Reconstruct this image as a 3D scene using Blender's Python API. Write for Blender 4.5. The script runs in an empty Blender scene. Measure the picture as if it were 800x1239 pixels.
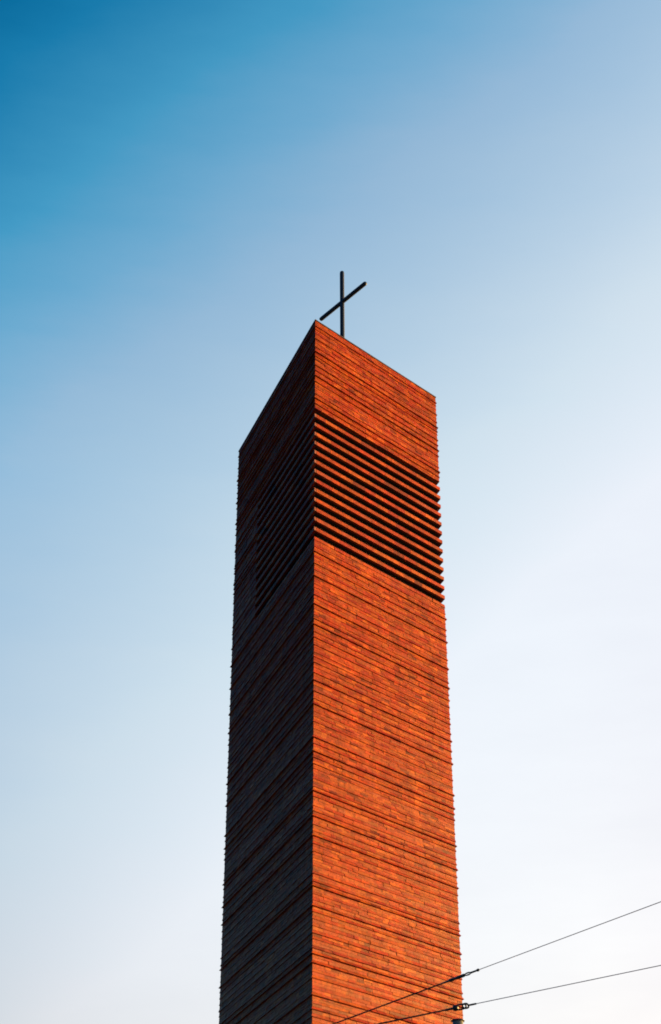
import bpy, bmesh, math, random
from mathutils import Vector, Matrix
R = math.radians
random.seed(11)
sc = bpy.context.scene
C = sc.collection

# ------------------------------------------------------------------ camera
F_PX, W_PX, H_PX = 1958.0, 800.0, 1239.0
PITCH, ROLL = R(32.245), R(-0.092)
EYE = Vector((0, 0, 1.7))
cam_d = bpy.data.cameras.new('camera')
cam = bpy.data.objects.new('camera', cam_d); C.objects.link(cam)
cam_d.sensor_fit = 'VERTICAL'; cam_d.sensor_height = 36.0
cam_d.lens = F_PX / H_PX * 36.0
cam_d.clip_end = 20000
cam.matrix_world = (Matrix.Translation(EYE) @ Matrix.Rotation(R(90) + PITCH, 4, 'X') @ Matrix.Rotation(ROLL, 4, 'Z'))
sc.camera = cam
CM = cam.matrix_world.to_3x3()

def ray(px, py):
    """world direction through a point of the photograph"""
    v = Vector(((px - W_PX / 2) / F_PX, -(py - H_PX / 2) / F_PX, -1.0))
    return (CM @ v).normalized()

def at_height(px, py, z):
    d = ray(px, py); t = (z - EYE.z) / d.z
    return EYE + d * t

def at_dist(px, py, y):
    d = ray(px, py); t = (y - EYE.y) / d.y
    return EYE + d * t

# ------------------------------------------------------------------ tags
def tag(o, label=None, cat=None, group=None, kind=None):
    if label: o['label'] = label
    if cat: o['category'] = cat
    if group: o['group'] = group
    if kind: o['kind'] = kind
    return o

def empty(name, loc):
    o = bpy.data.objects.new(name, None); C.objects.link(o); o.location = loc
    o.empty_display_size = .5
    return o

def link(name, me, mat, parent=None, smooth=False):
    o = bpy.data.objects.new(name, me); C.objects.link(o)
    me.materials.append(mat)
    if smooth:
        for p in me.polygons: p.use_smooth = True
    if parent:
        o.parent = parent
        o.matrix_parent_inverse = Matrix.Translation(-Vector(parent.location))
    return o

# ------------------------------------------------------------------ materials
def nmat(name):
    m = bpy.data.materials.new(name); m.use_nodes = True
    nt = m.node_tree; b = nt.nodes['Principled BSDF']
    return m, nt, b

def plain(name, col, rough=.6, metal=0., var=.25, scale=8.):
    m, nt, b = nmat(name)
    N = nt.nodes
    tc = N.new('ShaderNodeTexCoord'); no = N.new('ShaderNodeTexNoise')
    no.inputs['Scale'].default_value = scale; no.inputs['Detail'].default_value = 6
    nt.links.new(tc.outputs['Object'], no.inputs['Vector'])
    mr = N.new('ShaderNodeMapRange'); mr.inputs['To Min'].default_value = 1 - var; mr.inputs['To Max'].default_value = 1 + var
    nt.links.new(no.outputs['Fac'], mr.inputs['Value'])
    mx = N.new('ShaderNodeVectorMath'); mx.operation = 'SCALE'
    mx.inputs[0].default_value = col
    nt.links.new(mr.outputs['Result'], mx.inputs['Scale'])
    nt.links.new(mx.outputs[0], b.inputs['Base Color'])
    b.inputs['Roughness'].default_value = rough; b.inputs['Metallic'].default_value = metal
    return m

def brick_material():
    m, nt, b = nmat('clinker_brick')
    N, L = nt.nodes, nt.links
    at = N.new('ShaderNodeAttribute'); at.attribute_name = 'brick'
    tc = N.new('ShaderNodeTexCoord')
    n1 = N.new('ShaderNodeTexNoise'); n1.inputs['Scale'].default_value = 5.0; n1.inputs['Detail'].default_value = 8; n1.inputs['Roughness'].default_value = .75
    n2 = N.new('ShaderNodeTexNoise'); n2.inputs['Scale'].default_value = 1.1; n2.inputs['Detail'].default_value = 5
    n3 = N.new('ShaderNodeTexNoise'); n3.inputs['Scale'].default_value = 28.0; n3.inputs['Detail'].default_value = 4
    for n in (n1, n2, n3): L.new(tc.outputs['Object'], n.inputs['Vector'])
    def rng(n, a, c):
        r = N.new('ShaderNodeMapRange'); r.inputs['From Min'].default_value = .3; r.inputs['From Max'].default_value = .7
        r.inputs['To Min'].default_value = a; r.inputs['To Max'].default_value = c
        L.new(n.outputs['Fac'], r.inputs['Value']); return r.outputs['Result']
    a = N.new('ShaderNodeMath'); a.operation = 'MULTIPLY'
    L.new(rng(n1, .60, 1.40), a.inputs[0]); L.new(rng(n2, .82, 1.16), a.inputs[1])
    a2 = N.new('ShaderNodeMath'); a2.operation = 'MULTIPLY'
    L.new(a.outputs[0], a2.inputs[0]); L.new(rng(n3, .78, 1.24), a2.inputs[1])
    # rain streaks: noise drawn out vertically
    mp = N.new('ShaderNodeMapping'); mp.inputs['Scale'].default_value = (2.2, 2.2, .12)
    L.new(tc.outputs['Object'], mp.inputs['Vector'])
    n4 = N.new('ShaderNodeTexNoise'); n4.inputs['Scale'].default_value = 1.0; n4.inputs['Detail'].default_value = 5
    L.new(mp.outputs[0], n4.inputs['Vector'])
    a3 = N.new('ShaderNodeMath'); a3.operation = 'MULTIPLY'
    L.new(a2.outputs[0], a3.inputs[0]); L.new(rng(n4, .84, 1.14), a3.inputs[1])
    s = N.new('ShaderNodeVectorMath'); s.operation = 'SCALE'
    L.new(at.outputs['Color'], s.inputs[0]); L.new(a3.outputs[0], s.inputs['Scale'])
    # a scatter of pale lime spots and chips
    n5 = N.new('ShaderNodeTexNoise'); n5.inputs['Scale'].default_value = 9.0; n5.inputs['Detail'].default_value = 3
    L.new(tc.outputs['Object'], n5.inputs['Vector'])
    sp = N.new('ShaderNodeMapRange'); sp.inputs['From Min'].default_value = .68; sp.inputs['From Max'].default_value = .76; sp.inputs['To Max'].default_value = .55
    L.new(n5.outputs['Fac'], sp.inputs['Value'])
    mx = N.new('ShaderNodeMix'); mx.data_type = 'RGBA'
    L.new(sp.outputs['Result'], mx.inputs['Factor']); L.new(s.outputs[0], mx.inputs['A']); mx.inputs['B'].default_value = (.50, .17, .06, 1)
    L.new(mx.outputs['Result'], b.inputs['Base Color'])
    b.inputs['Roughness'].default_value = .5
    b.inputs['Specular IOR Level'].default_value = .070
    bu = N.new('ShaderNodeBump'); bu.inputs['Strength'].default_value = .35; bu.inputs['Distance'].default_value = .02
    L.new(n3.outputs['Fac'], bu.inputs['Height']); L.new(bu.outputs['Normal'], b.inputs['Normal'])
    return m

M_BRICK = brick_material()
M_CORE = plain('recess_shade_black', (.012, .011, .011), .9)  # shade of the belfry interior put into the colour
M_GAP_SHADE = plain('louvre_gap_shade', (.014, .013, .014), .8, .1)  # near-black for the added blocks that cut red bounce between beams
M_COPING = plain('coping_metal', (.035, .022, .02), .5, .3)
M_CROSS = plain('black_steel', (.012, .017, .026), .5, .2, .15)
M_ROPE = plain('dark_rope', (.035, .026, .022), .7, .2)
M_CABLE = plain('weathered_steel_cable', (.60, .33, .27), .7, 0.)
M_FIT = plain('dark_fittings', (.02, .024, .024), .45, .3)
M_MAST = plain('painted_steel', (.16, .165, .15), .5, .2)
M_GROUND = plain('asphalt', (.024, .028, .032), .9, 0, .3, .4)
M_ROOF = plain('roof_gravel', (.12, .11, .10), .95)

# ------------------------------------------------------------------ tower
P = [Vector((-.690, 59.548)), Vector((5.270, 65.665)), None, Vector((-4.816, 70.449))]
P[2] = P[1] + P[3] - P[0]                      # plan, counter-clockwise from the near corner
TOP = 49.95
def near_z(py):
    lo, hi = -5., 80.
    for _ in range(50):
        m = (lo + hi) / 2
        v = CM.transposed() @ (Vector((P[0].x, P[0].y, m)) - EYE)
        y = H_PX / 2 - F_PX * v.y / -v.z
        if y > py: lo = m
        else: hi = m
    return m
Z_LT, Z_LB = near_z(493.6), near_z(649.0)      # louvred belfry opening, top and bottom
EDGE = []
for i in range(4):
    d = P[(i + 1) % 4] - P[i]; n = Vector((d.y, -d.x)).normalized()
    EDGE.append((P[i], d.normalized(), d.length, n))
def mitre(i, p):
    """corner i of the plan pushed out by p on both faces"""
    n0, n1 = EDGE[i - 1][3], EDGE[i][3]
    k = n0 + n1
    return P[i] + k * (p / (k.dot(n1)))

def inset_corner(i, a, b):
    """corner i pushed in by a on the face before it and by b on the face after it"""
    d0, n0, d1, n1 = EDGE[i - 1][1], EDGE[i - 1][3], EDGE[i][1], EDGE[i][3]
    m = Matrix(((n0.x, n0.y), (n1.x, n1.y)))
    return P[i] + m.inverted() @ Vector((-a, -b))
inset2 = inset_corner

def brick_colour():
    u = random.random()
    if u < .70:
        c = Vector((.280, .036, .004)) * random.uniform(.82, 1.14); c.y *= random.uniform(.72, 1.42)
    elif u < .81:
        c = Vector((.34, .066, .007)) * random.uniform(.92, 1.12)
    elif u < .88:
        c = Vector((.27, .046, .016)) * random.uniform(.88, 1.08)
    elif u < .93:
        c = Vector((.150, .020, .004)) * random.uniform(.8, 1.2)
    else:
        c = Vector((.22, .018, .004)) * random.uniform(.9, 1.12)
    return c

class Stone:
    """collects stones, one flat colour each, into a single mesh"""
    def __init__(s): s.v, s.f, s.c = [], [], []
    def hexa(s, lo, hi, col):
        """lo, hi: four ground points each (x, y, z), same winding"""
        b = len(s.v); s.v += [tuple(p) for p in lo] + [tuple(p) for p in hi]
        fs = [(3, 2, 1, 0), (4, 5, 6, 7)] + [(k, (k + 1) % 4, 4 + (k + 1) % 4, 4 + k) for k in range(4)]
        for f in fs:
            s.f.append(tuple(b + q for q in f)); s.c.append(tuple(col))
    def build(s, name, parent):
        me = bpy.data.meshes.new(name); me.from_pydata(s.v, [], s.f)
        a = me.attributes.new('brick', 'FLOAT_COLOR', 'FACE')
        a.data.foreach_set('color', [q for c in s.c for q in (c[0], c[1], c[2], 1.)])
        me.update()
        return link(name, me, M_BRICK, parent)

def run(st, i, t0, t1, z0, z1, pb, pt, mit0, mit1, depth=.16, lens=(.26, .66), jit=.008):
    """one course on face i from t0 to t1: bottom edge out by pb, top edge out by pt"""
    A, d, Ln, n = EDGE[i]
    cuts = [t0]
    while cuts[-1] < t1 - lens[0] * 1.2:
        cuts.append(cuts[-1] + random.uniform(*lens))
    if len(cuts) > 1 and t1 - cuts[-1] < lens[0] * .7: cuts.pop()
    cuts.append(t1)
    for k in range(len(cuts) - 1):
        a, b = cuts[k], cuts[k + 1]
        first, last = k == 0 and mit0, k == len(cuts) - 2 and mit1
        j = 0 if first or last else random.uniform(-jit, jit)
        g = .0035
        def pts(p, z):
            oa = A + d * (a + g) + n * p; ob = A + d * (b - g) + n * p
            ia = A + d * (a + g) - n * depth; ib = A + d * (b - g) - n * depth
            if first: oa = mitre(i, p); ia = mitre(i, -depth)
            if last: ob = mitre((i + 1) % 4, p); ib = mitre((i + 1) % 4, -depth)
            return [(q.x, q.y, z) for q in (oa, ob, ib, ia)]
        st.hexa(pts(pb + j, z0), pts(pt + j, z1), brick_colour())

# strong ledges read off the near corner of the photograph
LEDGES = [395, 410, 426, 442, 455, 462, 482, 667.6, 697, 731, 755.6, 771, 823, 836, 852, 892, 909, 957,
          987.5, 1011, 1072, 1096, 1154, 1165, 1204, 1221]
STRONG = {697, 731, 755.6, 823, 852, 892, 909, 957, 987.5, 1011, 1072, 1096, 1154, 1165, 1204, 426, 455, 482, 667.6}
def courses(zb, zt):
    """[(z0, z1, bottom projection)] from zb to zt"""
    marks = [(zb, .0)]
    for y in sorted(LEDGES, reverse=True):
        z = near_z(y)
        if zb + .08 < z < zt - .08: marks.append((z, .078 if y in STRONG else .055))
    out = []
    marks.append((zt, 0))
    # below the picture the same rhythm goes on down to the ground
    if marks[1][0] - marks[0][0] > 3:
        z = marks[1][0]; extra = []
        while z > zb + .9:
            z -= random.choice((.3, .42, .55, .7, .85)); extra.append((z, random.choice((.055, .078))))
        marks = [marks[0]] + [e for e in reversed(extra) if e[0] > zb + .2] + marks[1:]
    for k in range(len(marks) - 1):
        a, b = marks[k][0], marks[k + 1][0]; h = b - a
        n = max(1, round(h / .27)); ws = [random.choice((.6, .8, 1., 1., 1.3)) for _ in range(n)]
        t = sum(ws); z = a
        for q in range(n):
            z1 = b if q == n - 1 else z + h * ws[q] / t
            pb = marks[k][1] if q == 0 else random.choice((.024, .032, .040, .050))
            m = max(1, round((z1 - z) / .115)); zz = z
            for r in range(m):
                ze = z1 if r == m - 1 else zz + (z1 - z) / m
                out.append((zz, ze, pb if r == 0 else random.choice((.006, .009, .012)))); zz = ze
            z = z1
    return out

tower = empty('church_tower', (P[0].x + 1, P[0].y + 5, 0))
tag(tower, 'tall red brick bell tower with dark louvred opening near its flat top', 'tower')

shaft = Stone()
for z0, z1, pb in courses(0, Z_LB):
    for i in range(4):
        run(shaft, i, 0, EDGE[i][2], z0, z1 - .0015, pb, .004, True, True)
shaft.build('shaft', tower)
par = Stone()
for z0, z1, pb in courses(Z_LT, TOP - .05):
    for i in range(4):
        run(par, i, 0, EDGE[i][2], z0, z1 - .0015, pb if z0 > Z_LT + .01 else .02, .004, True, True)
par.build('parapet', tower)

# belfry zone: solid brick pier at the far end of the left face and all of the back face
PIER = 3.55
pier = Stone()
L3 = EDGE[3][2]
for z0, z1, pb in courses(Z_LB, Z_LT):
    pass
z = Z_LB
while z < Z_LT - .01:
    h = random.choice((.13, .17, .21, .26)); z1 = min(z + h, Z_LT)
    if Z_LT - z1 < .08: z1 = Z_LT
    pb = random.choice((.012, .03, .045, .06))
    run(pier, 3, 0, PIER, z, z1 - .0015, pb, .004, True, False, .30)
    run(pier, 2, 0, EDGE[2][2], z, z1 - .0015, pb, .004, False, True, .30)
    z = z1
pier.build('corner_pier', tower)

# thirteen louvre beams round the near, right and far-right sides
lou = Stone()
NB = 13
step = (Z_LT - Z_LB) / (NB + .62)
BH = step * .345
DEP = .42
FACING = .09
shade_blocks = []
CP = .085
for k in range(NB):
    zb = Z_LB + step * (k + .61)
    zt = zb + BH
    pr = .03
    run(lou, 0, CP, EDGE[0][2], zb, zt, pr, pr, False, True, FACING, (.5, 1.1), .003)
    run(lou, 1, 0, EDGE[1][2], zb, zt, pr, pr, True, False, FACING, (.5, 1.1), .003)
    run(lou, 3, PIER, L3 - .0, zb, zt, pr, pr, False, True, FACING, (.5, 1.1), .003)
    shade_blocks.append((zb + .006, zt - .006))
    # paler corner stone at the sharp arris
    A, d, Ln, n = EDGE[0]
    def q(z):
        m0 = mitre(0, pr); m1 = A + d * (CP - .018) + n * pr
        i1 = A + d * (CP - .018) - n * .06; i0 = mitre(0, -.02)
        return [(v.x, v.y, z) for v in (m0, m1, i1, i0)]
    lou.hexa(q(zb + .002), q(zt - .002), Vector((.25, .085, .055)) * random.uniform(.8, 1.1))
lou.build('louvre', tower)

# made-up near-black blocks, one behind each beam, added to keep the gaps dark
me = bpy.data.meshes.new('louvre_shade_block'); bm = bmesh.new()
for zb, zt in shade_blocks:
    for i, t0, t1 in ((0, .35, EDGE[0][2] - .02), (1, .02, EDGE[1][2]), (3, PIER, L3 - .02)):
        A, d, Ln, n = EDGE[i]
        o0, o1 = A + d * t0 - n * (FACING + .004), A + d * t1 - n * (FACING + .004)
        i0, i1 = A + d * t0 - n * DEP, A + d * t1 - n * DEP
        if i == 0: o1 = inset2(1, FACING + .004, .02); i1 = inset2(1, DEP, .02)
        if i == 1: o0 = inset2(1, .02, FACING + .004); i0 = inset2(1, .02, DEP)
        if i == 3: o1 = inset2(0, FACING + .004, .13); i1 = inset2(0, DEP, .13)
        lo_ = [bm.verts.new((q_.x, q_.y, zb + .001 * i)) for q_ in (o0, o1, i1, i0)]
        hi_ = [bm.verts.new((q_.x, q_.y, zt - .001 * i)) for q_ in (o0, o1, i1, i0)]
        bm.faces.new(lo_[::-1]); bm.faces.new(hi_)
        for k in range(4): bm.faces.new((lo_[k], lo_[(k + 1) % 4], hi_[(k + 1) % 4], hi_[k]))
bm.to_mesh(me); bm.free()
link('louvre_shade_block', me, M_GAP_SHADE, tower)

# near-black core inside the walls; behind the louvres its colour stands for shade
def prism(name, inset, z0, z1, mat, parent):
    me = bpy.data.meshes.new(name); bm = bmesh.new()
    pl = inset if isinstance(inset, list) else [mitre(i, -inset) for i in range(4)]
    lo = [bm.verts.new((*pl[i], z0)) for i in range(4)]
    hi = [bm.verts.new((*pl[i], z1)) for i in range(4)]
    bm.faces.new(lo[::-1]); bm.faces.new(hi)
    for i in range(4): bm.faces.new((lo[i], lo[(i + 1) % 4], hi[(i + 1) % 4], hi[i]))
    bm.to_mesh(me); bm.free()
    return link(name, me, mat, parent)
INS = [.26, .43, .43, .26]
prism('dark_core', [inset_corner(i, INS[i - 1], INS[i]) for i in range(4)], Z_LB - .4, Z_LT + .4, M_CORE, tower)
prism('dark_core', .10, .0, Z_LB - .02, M_CORE, tower)
prism('roof', .12, Z_LT + .02, TOP - .35, M_ROOF, tower)

# thin metal coping round the top
cop = bpy.data.meshes.new('coping'); bm = bmesh.new()
def ring(p, z): return [bm.verts.new((*mitre(i, p), z)) for i in range(4)]
rs = [ring(.035, TOP - .049), ring(.035, TOP), ring(-.18, TOP), ring(-.18, TOP - .049)]
for k in range(4):
    a, b = rs[k], rs[(k + 1) % 4]
    for i in range(4): bm.faces.new((a[i], a[(i + 1) % 4], b[(i + 1) % 4], b[i]))
bmesh.ops.recalc_face_normals(bm, faces=bm.faces[:])
bm.to_mesh(cop); bm.free()
link('coping', cop, M_COPING, tower)

# ------------------------------------------------------------------ round bars and lathes
def frame(d):
    d = d.normalized(); u = d.cross(Vector((0, 0, 1)))
    if u.length < .01: u = d.cross(Vector((1, 0, 0)))
    u.normalize(); return u, u.cross(d).normalized()
def tube(bm, pts, radii, seg=12, cap=True):
    rings = []
    for k, p in enumerate(pts):
        d = (pts[min(k + 1, len(pts) - 1)] - pts[max(k - 1, 0)])
        u, w = frame(d)
        rings.append([bm.verts.new(p + (u * math.cos(2 * math.pi * s / seg) + w * math.sin(2 * math.pi * s / seg)) * radii[k]) for s in range(seg)])
    for a, b in zip(rings, rings[1:]):
        for s in range(seg): bm.faces.new((a[s], a[(s + 1) % seg], b[(s + 1) % seg], b[s]))
    if cap: bm.faces.new(rings[0][::-1]); bm.faces.new(rings[-1])
def mesh_of(name, fn):
    me = bpy.data.meshes.new(name); bm = bmesh.new(); fn(bm)
    bmesh.ops.recalc_face_normals(bm, faces=bm.faces[:])
    bm.to_mesh(me); bm.free(); return me
def round_bar(bm, a, b, r):
    """bar with softly rounded ends"""
    d = (b - a).normalized()
    pts = [a, a + d * r * .3, a + d * r, b - d * r, b - d * r * .3, b]
    tube(bm, pts, [r * .45, r * .85, r, r, r * .85, r * .45], 16)

# ------------------------------------------------------------------ cross on the roof
CY = 68.0
x_top = at_dist(413.9, 328.5, CY); x_mid = at_dist(414.2, 365.5, CY)
base = Vector((x_top.x, CY, TOP - .35))
cross = empty('roof_cross', base)
tag(cross, 'slim black metal cross standing on the roof of the brick tower', 'cross')
link('post', mesh_of('post', lambda bm: round_bar(bm, base, x_top, .122)), M_CROSS, cross, True)
# the crossbar is level: find the points on the two sight lines at its height
zc = x_mid.z
e0, e1 = at_height(386.8, 386.6, zc), at_height(442.2, 341.6, zc)
dirn = (e1 - e0); dirn.z = 0; dirn.normalize()
c0 = Vector((base.x, CY, zc))
def on_bar(px, py):
    dr = ray(px, py); best = None
    a = Vector((dr.x, dr.y)); b = Vector((dirn.x, dirn.y)); r = Vector((c0.x - EYE.x, c0.y - EYE.y))
    det = a.x * -b.y + b.x * a.y
    s = (a.x * r.y - a.y * r.x) / det * 1.0
    return c0 + dirn * s
L0 = (e0 - c0).length; L1 = (e1 - c0).length
link('crossbar', mesh_of('crossbar', lambda bm: round_bar(bm, c0 - dirn * L0, c0 + dirn * L1, .118)), M_CROSS, cross, True)
print('CROSS', e0, c0, e1, L0, L1, 'post', x_top.z - TOP)

# ------------------------------------------------------------------ span wires
def torus_link(bm, c, d, nrm, hl, hw, r, seg=20):
    """flat oval chain link centred on c, long axis d, lying square to nrm"""
    s = nrm.cross(d).normalized(); prev = None; first = None
    for k in range(seg):
        a = 2 * math.pi * k / seg
        ca, sa = math.cos(a), math.sin(a)
        p = c + d * (hl * (abs(ca) ** .8) * (1 if ca >= 0 else -1)) + s * (hw * (abs(sa) ** .8) * (1 if sa >= 0 else -1))
        rad = (d * (ca) + s * sa).normalized()
        ringv = [bm.verts.new(p + (rad * math.cos(2 * math.pi * q / 8) + nrm * math.sin(2 * math.pi * q / 8)) * r) for q in range(8)]
        if prev:
            for q in range(8): bm.faces.new((prev[q], prev[(q + 1) % 8], ringv[(q + 1) % 8], ringv[q]))
        else: first = ringv
        prev = ringv
    for q in range(8): bm.faces.new((prev[q], prev[(q + 1) % 8], first[(q + 1) % 8], first[q]))

def wire(label, za, pa, pb, t_hw, fittings, sag=0.0):
    """a straight span wire through two points of the photograph, at height za"""
    A, B = at_height(*pa, za), at_height(*pb, za)
    d = (B - A).normalized()
    def along(px, py):
        v = ray(px, py); w = v.cross(d); n = w.cross(v)        # point of the wire nearest the sight line
        return (EYE - A).dot(n) / d.dot(n)
    h0, h1 = along(*t_hw[0]), along(*t_hw[1])
    root = empty('span_wire', A + d * h0)
    tag(root, label, 'wire', 'overhead span wires in front of the tower')
    s0, s1 = -26., (B - A).length + 24.
    link('rope', mesh_of('rope', lambda bm: tube(bm, [A + d * (s0 + (h0 - s0) * k / 20) for k in range(21)], [.0115] * 21, 8)), M_ROPE, root, True)
    link('cable', mesh_of('cable', lambda bm: tube(bm, [A + d * (h1 + (s1 - h1) * k / 20) for k in range(21)], [.0055] * 21, 8)), M_CABLE, root, True)
    view = (A + d * h0 - EYE).normalized()
    fittings(root, A, d, h0, h1, (view - d * view.dot(d)).normalized())
    print('WIRE', A, B, h0, h1)

def fit_turnbuckle(root, A, d, h0, h1, nrm):
    n = h1 - h0
    P_ = lambda t: A + d * (h0 + n * t)
    def body(bm):
        ts = [0, .03, .05, .2, .22, .27, .32, .34, .36, .6, .62, .64]
        rs_ = [.012, .012, .014, .015, .022, .026, .022, .016, .022, .024, .02, .012]
        tube(bm, [P_(t) for t in ts], rs_, 12)
    link('insulator', mesh_of('insulator', body), M_FIT, root, True)
    link('shackle', mesh_of('shackle', lambda bm: torus_link(bm, P_(.705), d, nrm, n * .07, .014, .0105)), M_FIT, root, True)
    def rod(bm):
        ts = [.76, .78, .95, .955, .985, 1.0]
        rs_ = [.01, .014, .013, .02, .02, .008]
        tube(bm, [P_(t) for t in ts], rs_, 10)
    link('end_rod', mesh_of('end_rod', rod), M_FIT, root, True)

def fit_links(root, A, d, h0, h1, nrm):
    n = h1 - h0
    P_ = lambda t: A + d * (h0 + n * t)
    def rod(bm):
        tube(bm, [P_(t) for t in (0, .02, .25, .27)], [.011, .014, .016, .010], 10)
    link('end_rod', mesh_of('end_rod', rod), M_FIT, root, True)
    def egg(bm):
        ts = [.27, .29, .33, .37, .40, .42]; rs_ = [.02, .034, .042, .040, .03, .016]
        tube(bm, [P_(t) for t in ts], rs_, 14)
    link('insulator', mesh_of('insulator', egg), M_FIT, root, True)
    link('chain_link', mesh_of('chain_link', lambda bm: torus_link(bm, P_(.50), d, nrm, n * .17, .032, .012)), M_FIT, root, True)
    link('chain_link', mesh_of('chain_link', lambda bm: torus_link(bm, P_(.655), d, (nrm + d.cross(nrm) * .45).normalized(), n * .085, .034, .0125)), M_FIT, root, True)
    def rod2(bm):
        tube(bm, [P_(t) for t in (.73, .75, .97, 1.)], [.012, .013, .012, .006], 10)
    link('end_rod', mesh_of('end_rod', rod2), M_FIT, root, True)

wire('upper span wire rising to the right with slim rod insulator and knobbed end', 8.4, (405, 1238.5), (800, 1091), ((534, 1190), (579.5, 1172.3)), fit_turnbuckle)
wire('lower span wire with oval chain links and egg insulator at the tower edge', 7.7, (458, 1239), (800, 1168), ((538, 1222.5), (577, 1214.3)), fit_links)

# ------------------------------------------------------------------ mast with a flat cap, its tip just in the picture
MY = 30.0
mt = at_dist(554.0, 1233.6, MY)
mast = empty('tram_mast', (mt.x, mt.y, 0))
tag(mast, 'round steel mast with flat dark cap below the wires at the tower edge', 'mast')
def pole(bm):
    tube(bm, [Vector((mt.x, mt.y, z)) for z in (0, .02, .5, .52, mt.z - .025)], [.16, .16, .16, .125, .098], 24)
link('pole', mesh_of('pole', pole), M_MAST, mast, True)
def cap(bm):
    zs = [mt.z - .030, mt.z - .022, mt.z - .008, mt.z]
    tube(bm, [Vector((mt.x, mt.y, z)) for z in zs], [.118, .128, .105, .03], 24)
link('cap', mesh_of('cap', cap), M_FIT, mast, True)
link('foot_plate', mesh_of('foot_plate', lambda bm: tube(bm, [Vector((mt.x, mt.y, z)) for z in (.004, .03)], [.26, .26], 8)), M_MAST, mast)

# ------------------------------------------------------------------ ground
g = bpy.data.meshes.new('ground')
g.from_pydata([(-6000, -6000, 0), (6000, -6000, 0), (6000, 6000, 0), (-6000, 6000, 0)], [], [(0, 1, 2, 3)])
tag(link('ground', g, M_GROUND), kind='structure')

# ------------------------------------------------------------------ light
SUN_AZ, SUN_EL = R(66), R(9)                 # azimuth clockwise from +Y (straight ahead)
sun_dir = Vector((math.sin(SUN_AZ) * math.cos(SUN_EL), math.cos(SUN_AZ) * math.cos(SUN_EL), math.sin(SUN_EL)))
ld = bpy.data.lights.new('sun', 'SUN'); ld.energy = 3.3; ld.angle = R(.5); ld.color = (1.0, .62, .17)
lo = bpy.data.objects.new('sun', ld); C.objects.link(lo)
lo.rotation_euler = sun_dir.to_track_quat('Z', 'Y').to_euler()

w = bpy.data.worlds.new('World'); sc.world = w; w.use_nodes = True
N, L = w.node_tree.nodes, w.node_tree.links
bg = N['Background']
sky = N.new('ShaderNodeTexSky'); sky.sky_type = 'NISHITA'; sky.sun_disc = False
sky.sun_elevation = SUN_EL; sky.sun_rotation = SUN_AZ
sky.air_density = 1.0; sky.dust_density = 1.0; sky.ozone_density = 1.0
# the air: deep blue overhead and away from the sun, paling towards the horizon and the sun
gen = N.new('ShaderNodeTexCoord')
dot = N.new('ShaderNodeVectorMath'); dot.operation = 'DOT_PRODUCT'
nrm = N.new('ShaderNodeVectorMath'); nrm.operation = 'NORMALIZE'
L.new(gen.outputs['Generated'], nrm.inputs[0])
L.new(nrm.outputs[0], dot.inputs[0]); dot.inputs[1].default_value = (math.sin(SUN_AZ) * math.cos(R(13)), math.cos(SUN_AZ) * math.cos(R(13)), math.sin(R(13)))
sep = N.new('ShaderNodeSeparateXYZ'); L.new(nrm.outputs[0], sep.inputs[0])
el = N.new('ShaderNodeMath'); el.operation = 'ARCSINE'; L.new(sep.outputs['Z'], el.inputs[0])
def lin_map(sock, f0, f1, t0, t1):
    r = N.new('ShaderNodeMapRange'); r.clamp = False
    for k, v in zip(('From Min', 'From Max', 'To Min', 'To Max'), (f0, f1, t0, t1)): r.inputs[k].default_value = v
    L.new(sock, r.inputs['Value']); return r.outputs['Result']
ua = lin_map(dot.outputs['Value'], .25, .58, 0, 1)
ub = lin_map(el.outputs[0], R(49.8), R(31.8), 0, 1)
add = N.new('ShaderNodeMath'); L.new(ua, add.inputs[0]); L.new(ub, add.inputs[1])
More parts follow.
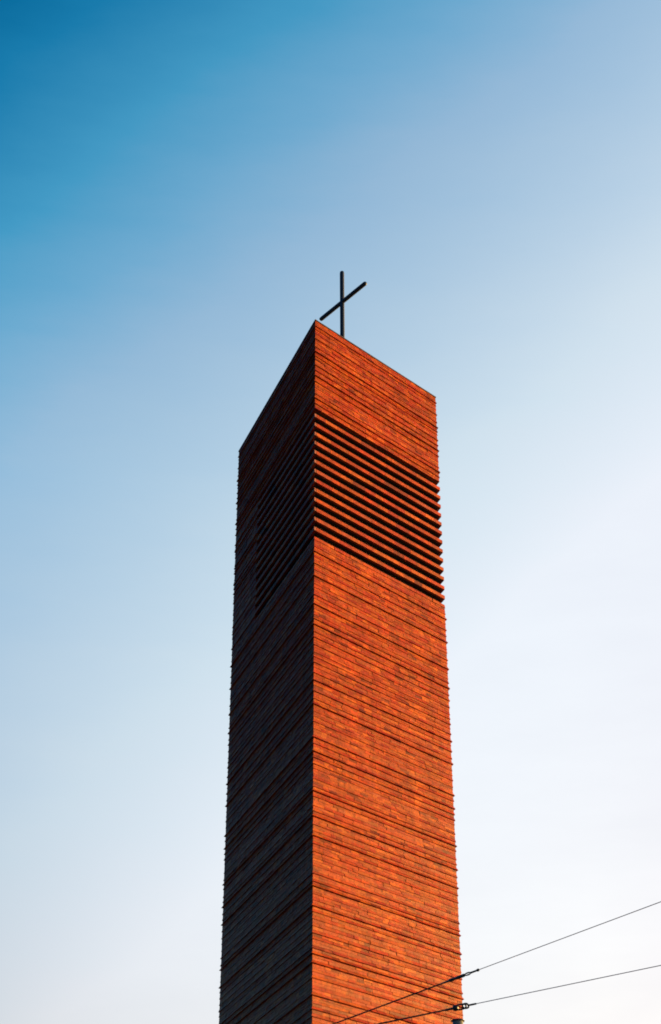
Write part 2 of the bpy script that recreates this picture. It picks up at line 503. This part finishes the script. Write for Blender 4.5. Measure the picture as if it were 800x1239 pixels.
# faint, drawn-out veils of high haze
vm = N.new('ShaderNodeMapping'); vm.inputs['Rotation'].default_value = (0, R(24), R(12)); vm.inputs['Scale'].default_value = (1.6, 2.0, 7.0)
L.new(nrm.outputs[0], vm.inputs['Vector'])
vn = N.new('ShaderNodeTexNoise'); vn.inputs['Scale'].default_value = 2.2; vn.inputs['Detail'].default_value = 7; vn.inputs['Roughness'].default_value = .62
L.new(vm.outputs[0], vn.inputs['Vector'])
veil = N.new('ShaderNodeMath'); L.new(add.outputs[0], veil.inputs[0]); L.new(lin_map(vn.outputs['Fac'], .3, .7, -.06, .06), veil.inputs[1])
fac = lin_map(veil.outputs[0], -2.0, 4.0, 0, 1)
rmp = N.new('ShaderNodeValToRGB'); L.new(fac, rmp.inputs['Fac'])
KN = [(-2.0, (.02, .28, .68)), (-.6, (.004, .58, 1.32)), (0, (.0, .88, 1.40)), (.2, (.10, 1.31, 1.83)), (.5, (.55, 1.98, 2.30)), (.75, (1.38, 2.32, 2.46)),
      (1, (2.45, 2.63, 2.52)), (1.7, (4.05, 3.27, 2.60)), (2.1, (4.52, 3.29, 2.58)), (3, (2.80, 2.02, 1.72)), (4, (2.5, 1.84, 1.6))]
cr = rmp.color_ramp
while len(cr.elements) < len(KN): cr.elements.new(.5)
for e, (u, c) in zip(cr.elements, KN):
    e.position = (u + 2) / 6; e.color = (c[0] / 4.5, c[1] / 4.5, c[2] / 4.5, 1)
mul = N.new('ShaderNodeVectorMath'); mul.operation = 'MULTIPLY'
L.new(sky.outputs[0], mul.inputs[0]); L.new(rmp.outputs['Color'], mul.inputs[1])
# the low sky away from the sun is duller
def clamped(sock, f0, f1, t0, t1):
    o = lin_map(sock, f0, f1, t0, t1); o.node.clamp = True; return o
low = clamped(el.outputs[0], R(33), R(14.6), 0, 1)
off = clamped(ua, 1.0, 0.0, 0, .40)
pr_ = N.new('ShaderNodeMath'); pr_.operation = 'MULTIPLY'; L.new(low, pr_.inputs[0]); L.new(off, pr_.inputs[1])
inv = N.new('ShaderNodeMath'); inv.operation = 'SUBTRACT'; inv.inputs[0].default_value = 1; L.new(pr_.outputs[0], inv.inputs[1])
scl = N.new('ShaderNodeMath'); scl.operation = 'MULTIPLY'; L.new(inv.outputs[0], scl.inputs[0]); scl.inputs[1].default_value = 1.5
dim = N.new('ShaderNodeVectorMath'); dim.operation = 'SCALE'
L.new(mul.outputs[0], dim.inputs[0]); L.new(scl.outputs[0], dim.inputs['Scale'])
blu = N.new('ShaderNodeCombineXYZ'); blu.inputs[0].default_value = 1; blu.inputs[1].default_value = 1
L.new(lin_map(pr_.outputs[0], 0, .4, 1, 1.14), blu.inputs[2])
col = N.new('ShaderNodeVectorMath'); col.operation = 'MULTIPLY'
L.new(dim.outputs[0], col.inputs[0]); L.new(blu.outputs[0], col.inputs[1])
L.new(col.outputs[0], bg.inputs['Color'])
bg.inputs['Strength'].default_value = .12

sc.cycles.filter_width = 1.8
sc.view_settings.view_transform = 'Standard'; sc.view_settings.look = 'None'
sc.view_settings.exposure = 2.0; sc.view_settings.gamma = 1.0
sc.view_settings.use_curve_mapping = False
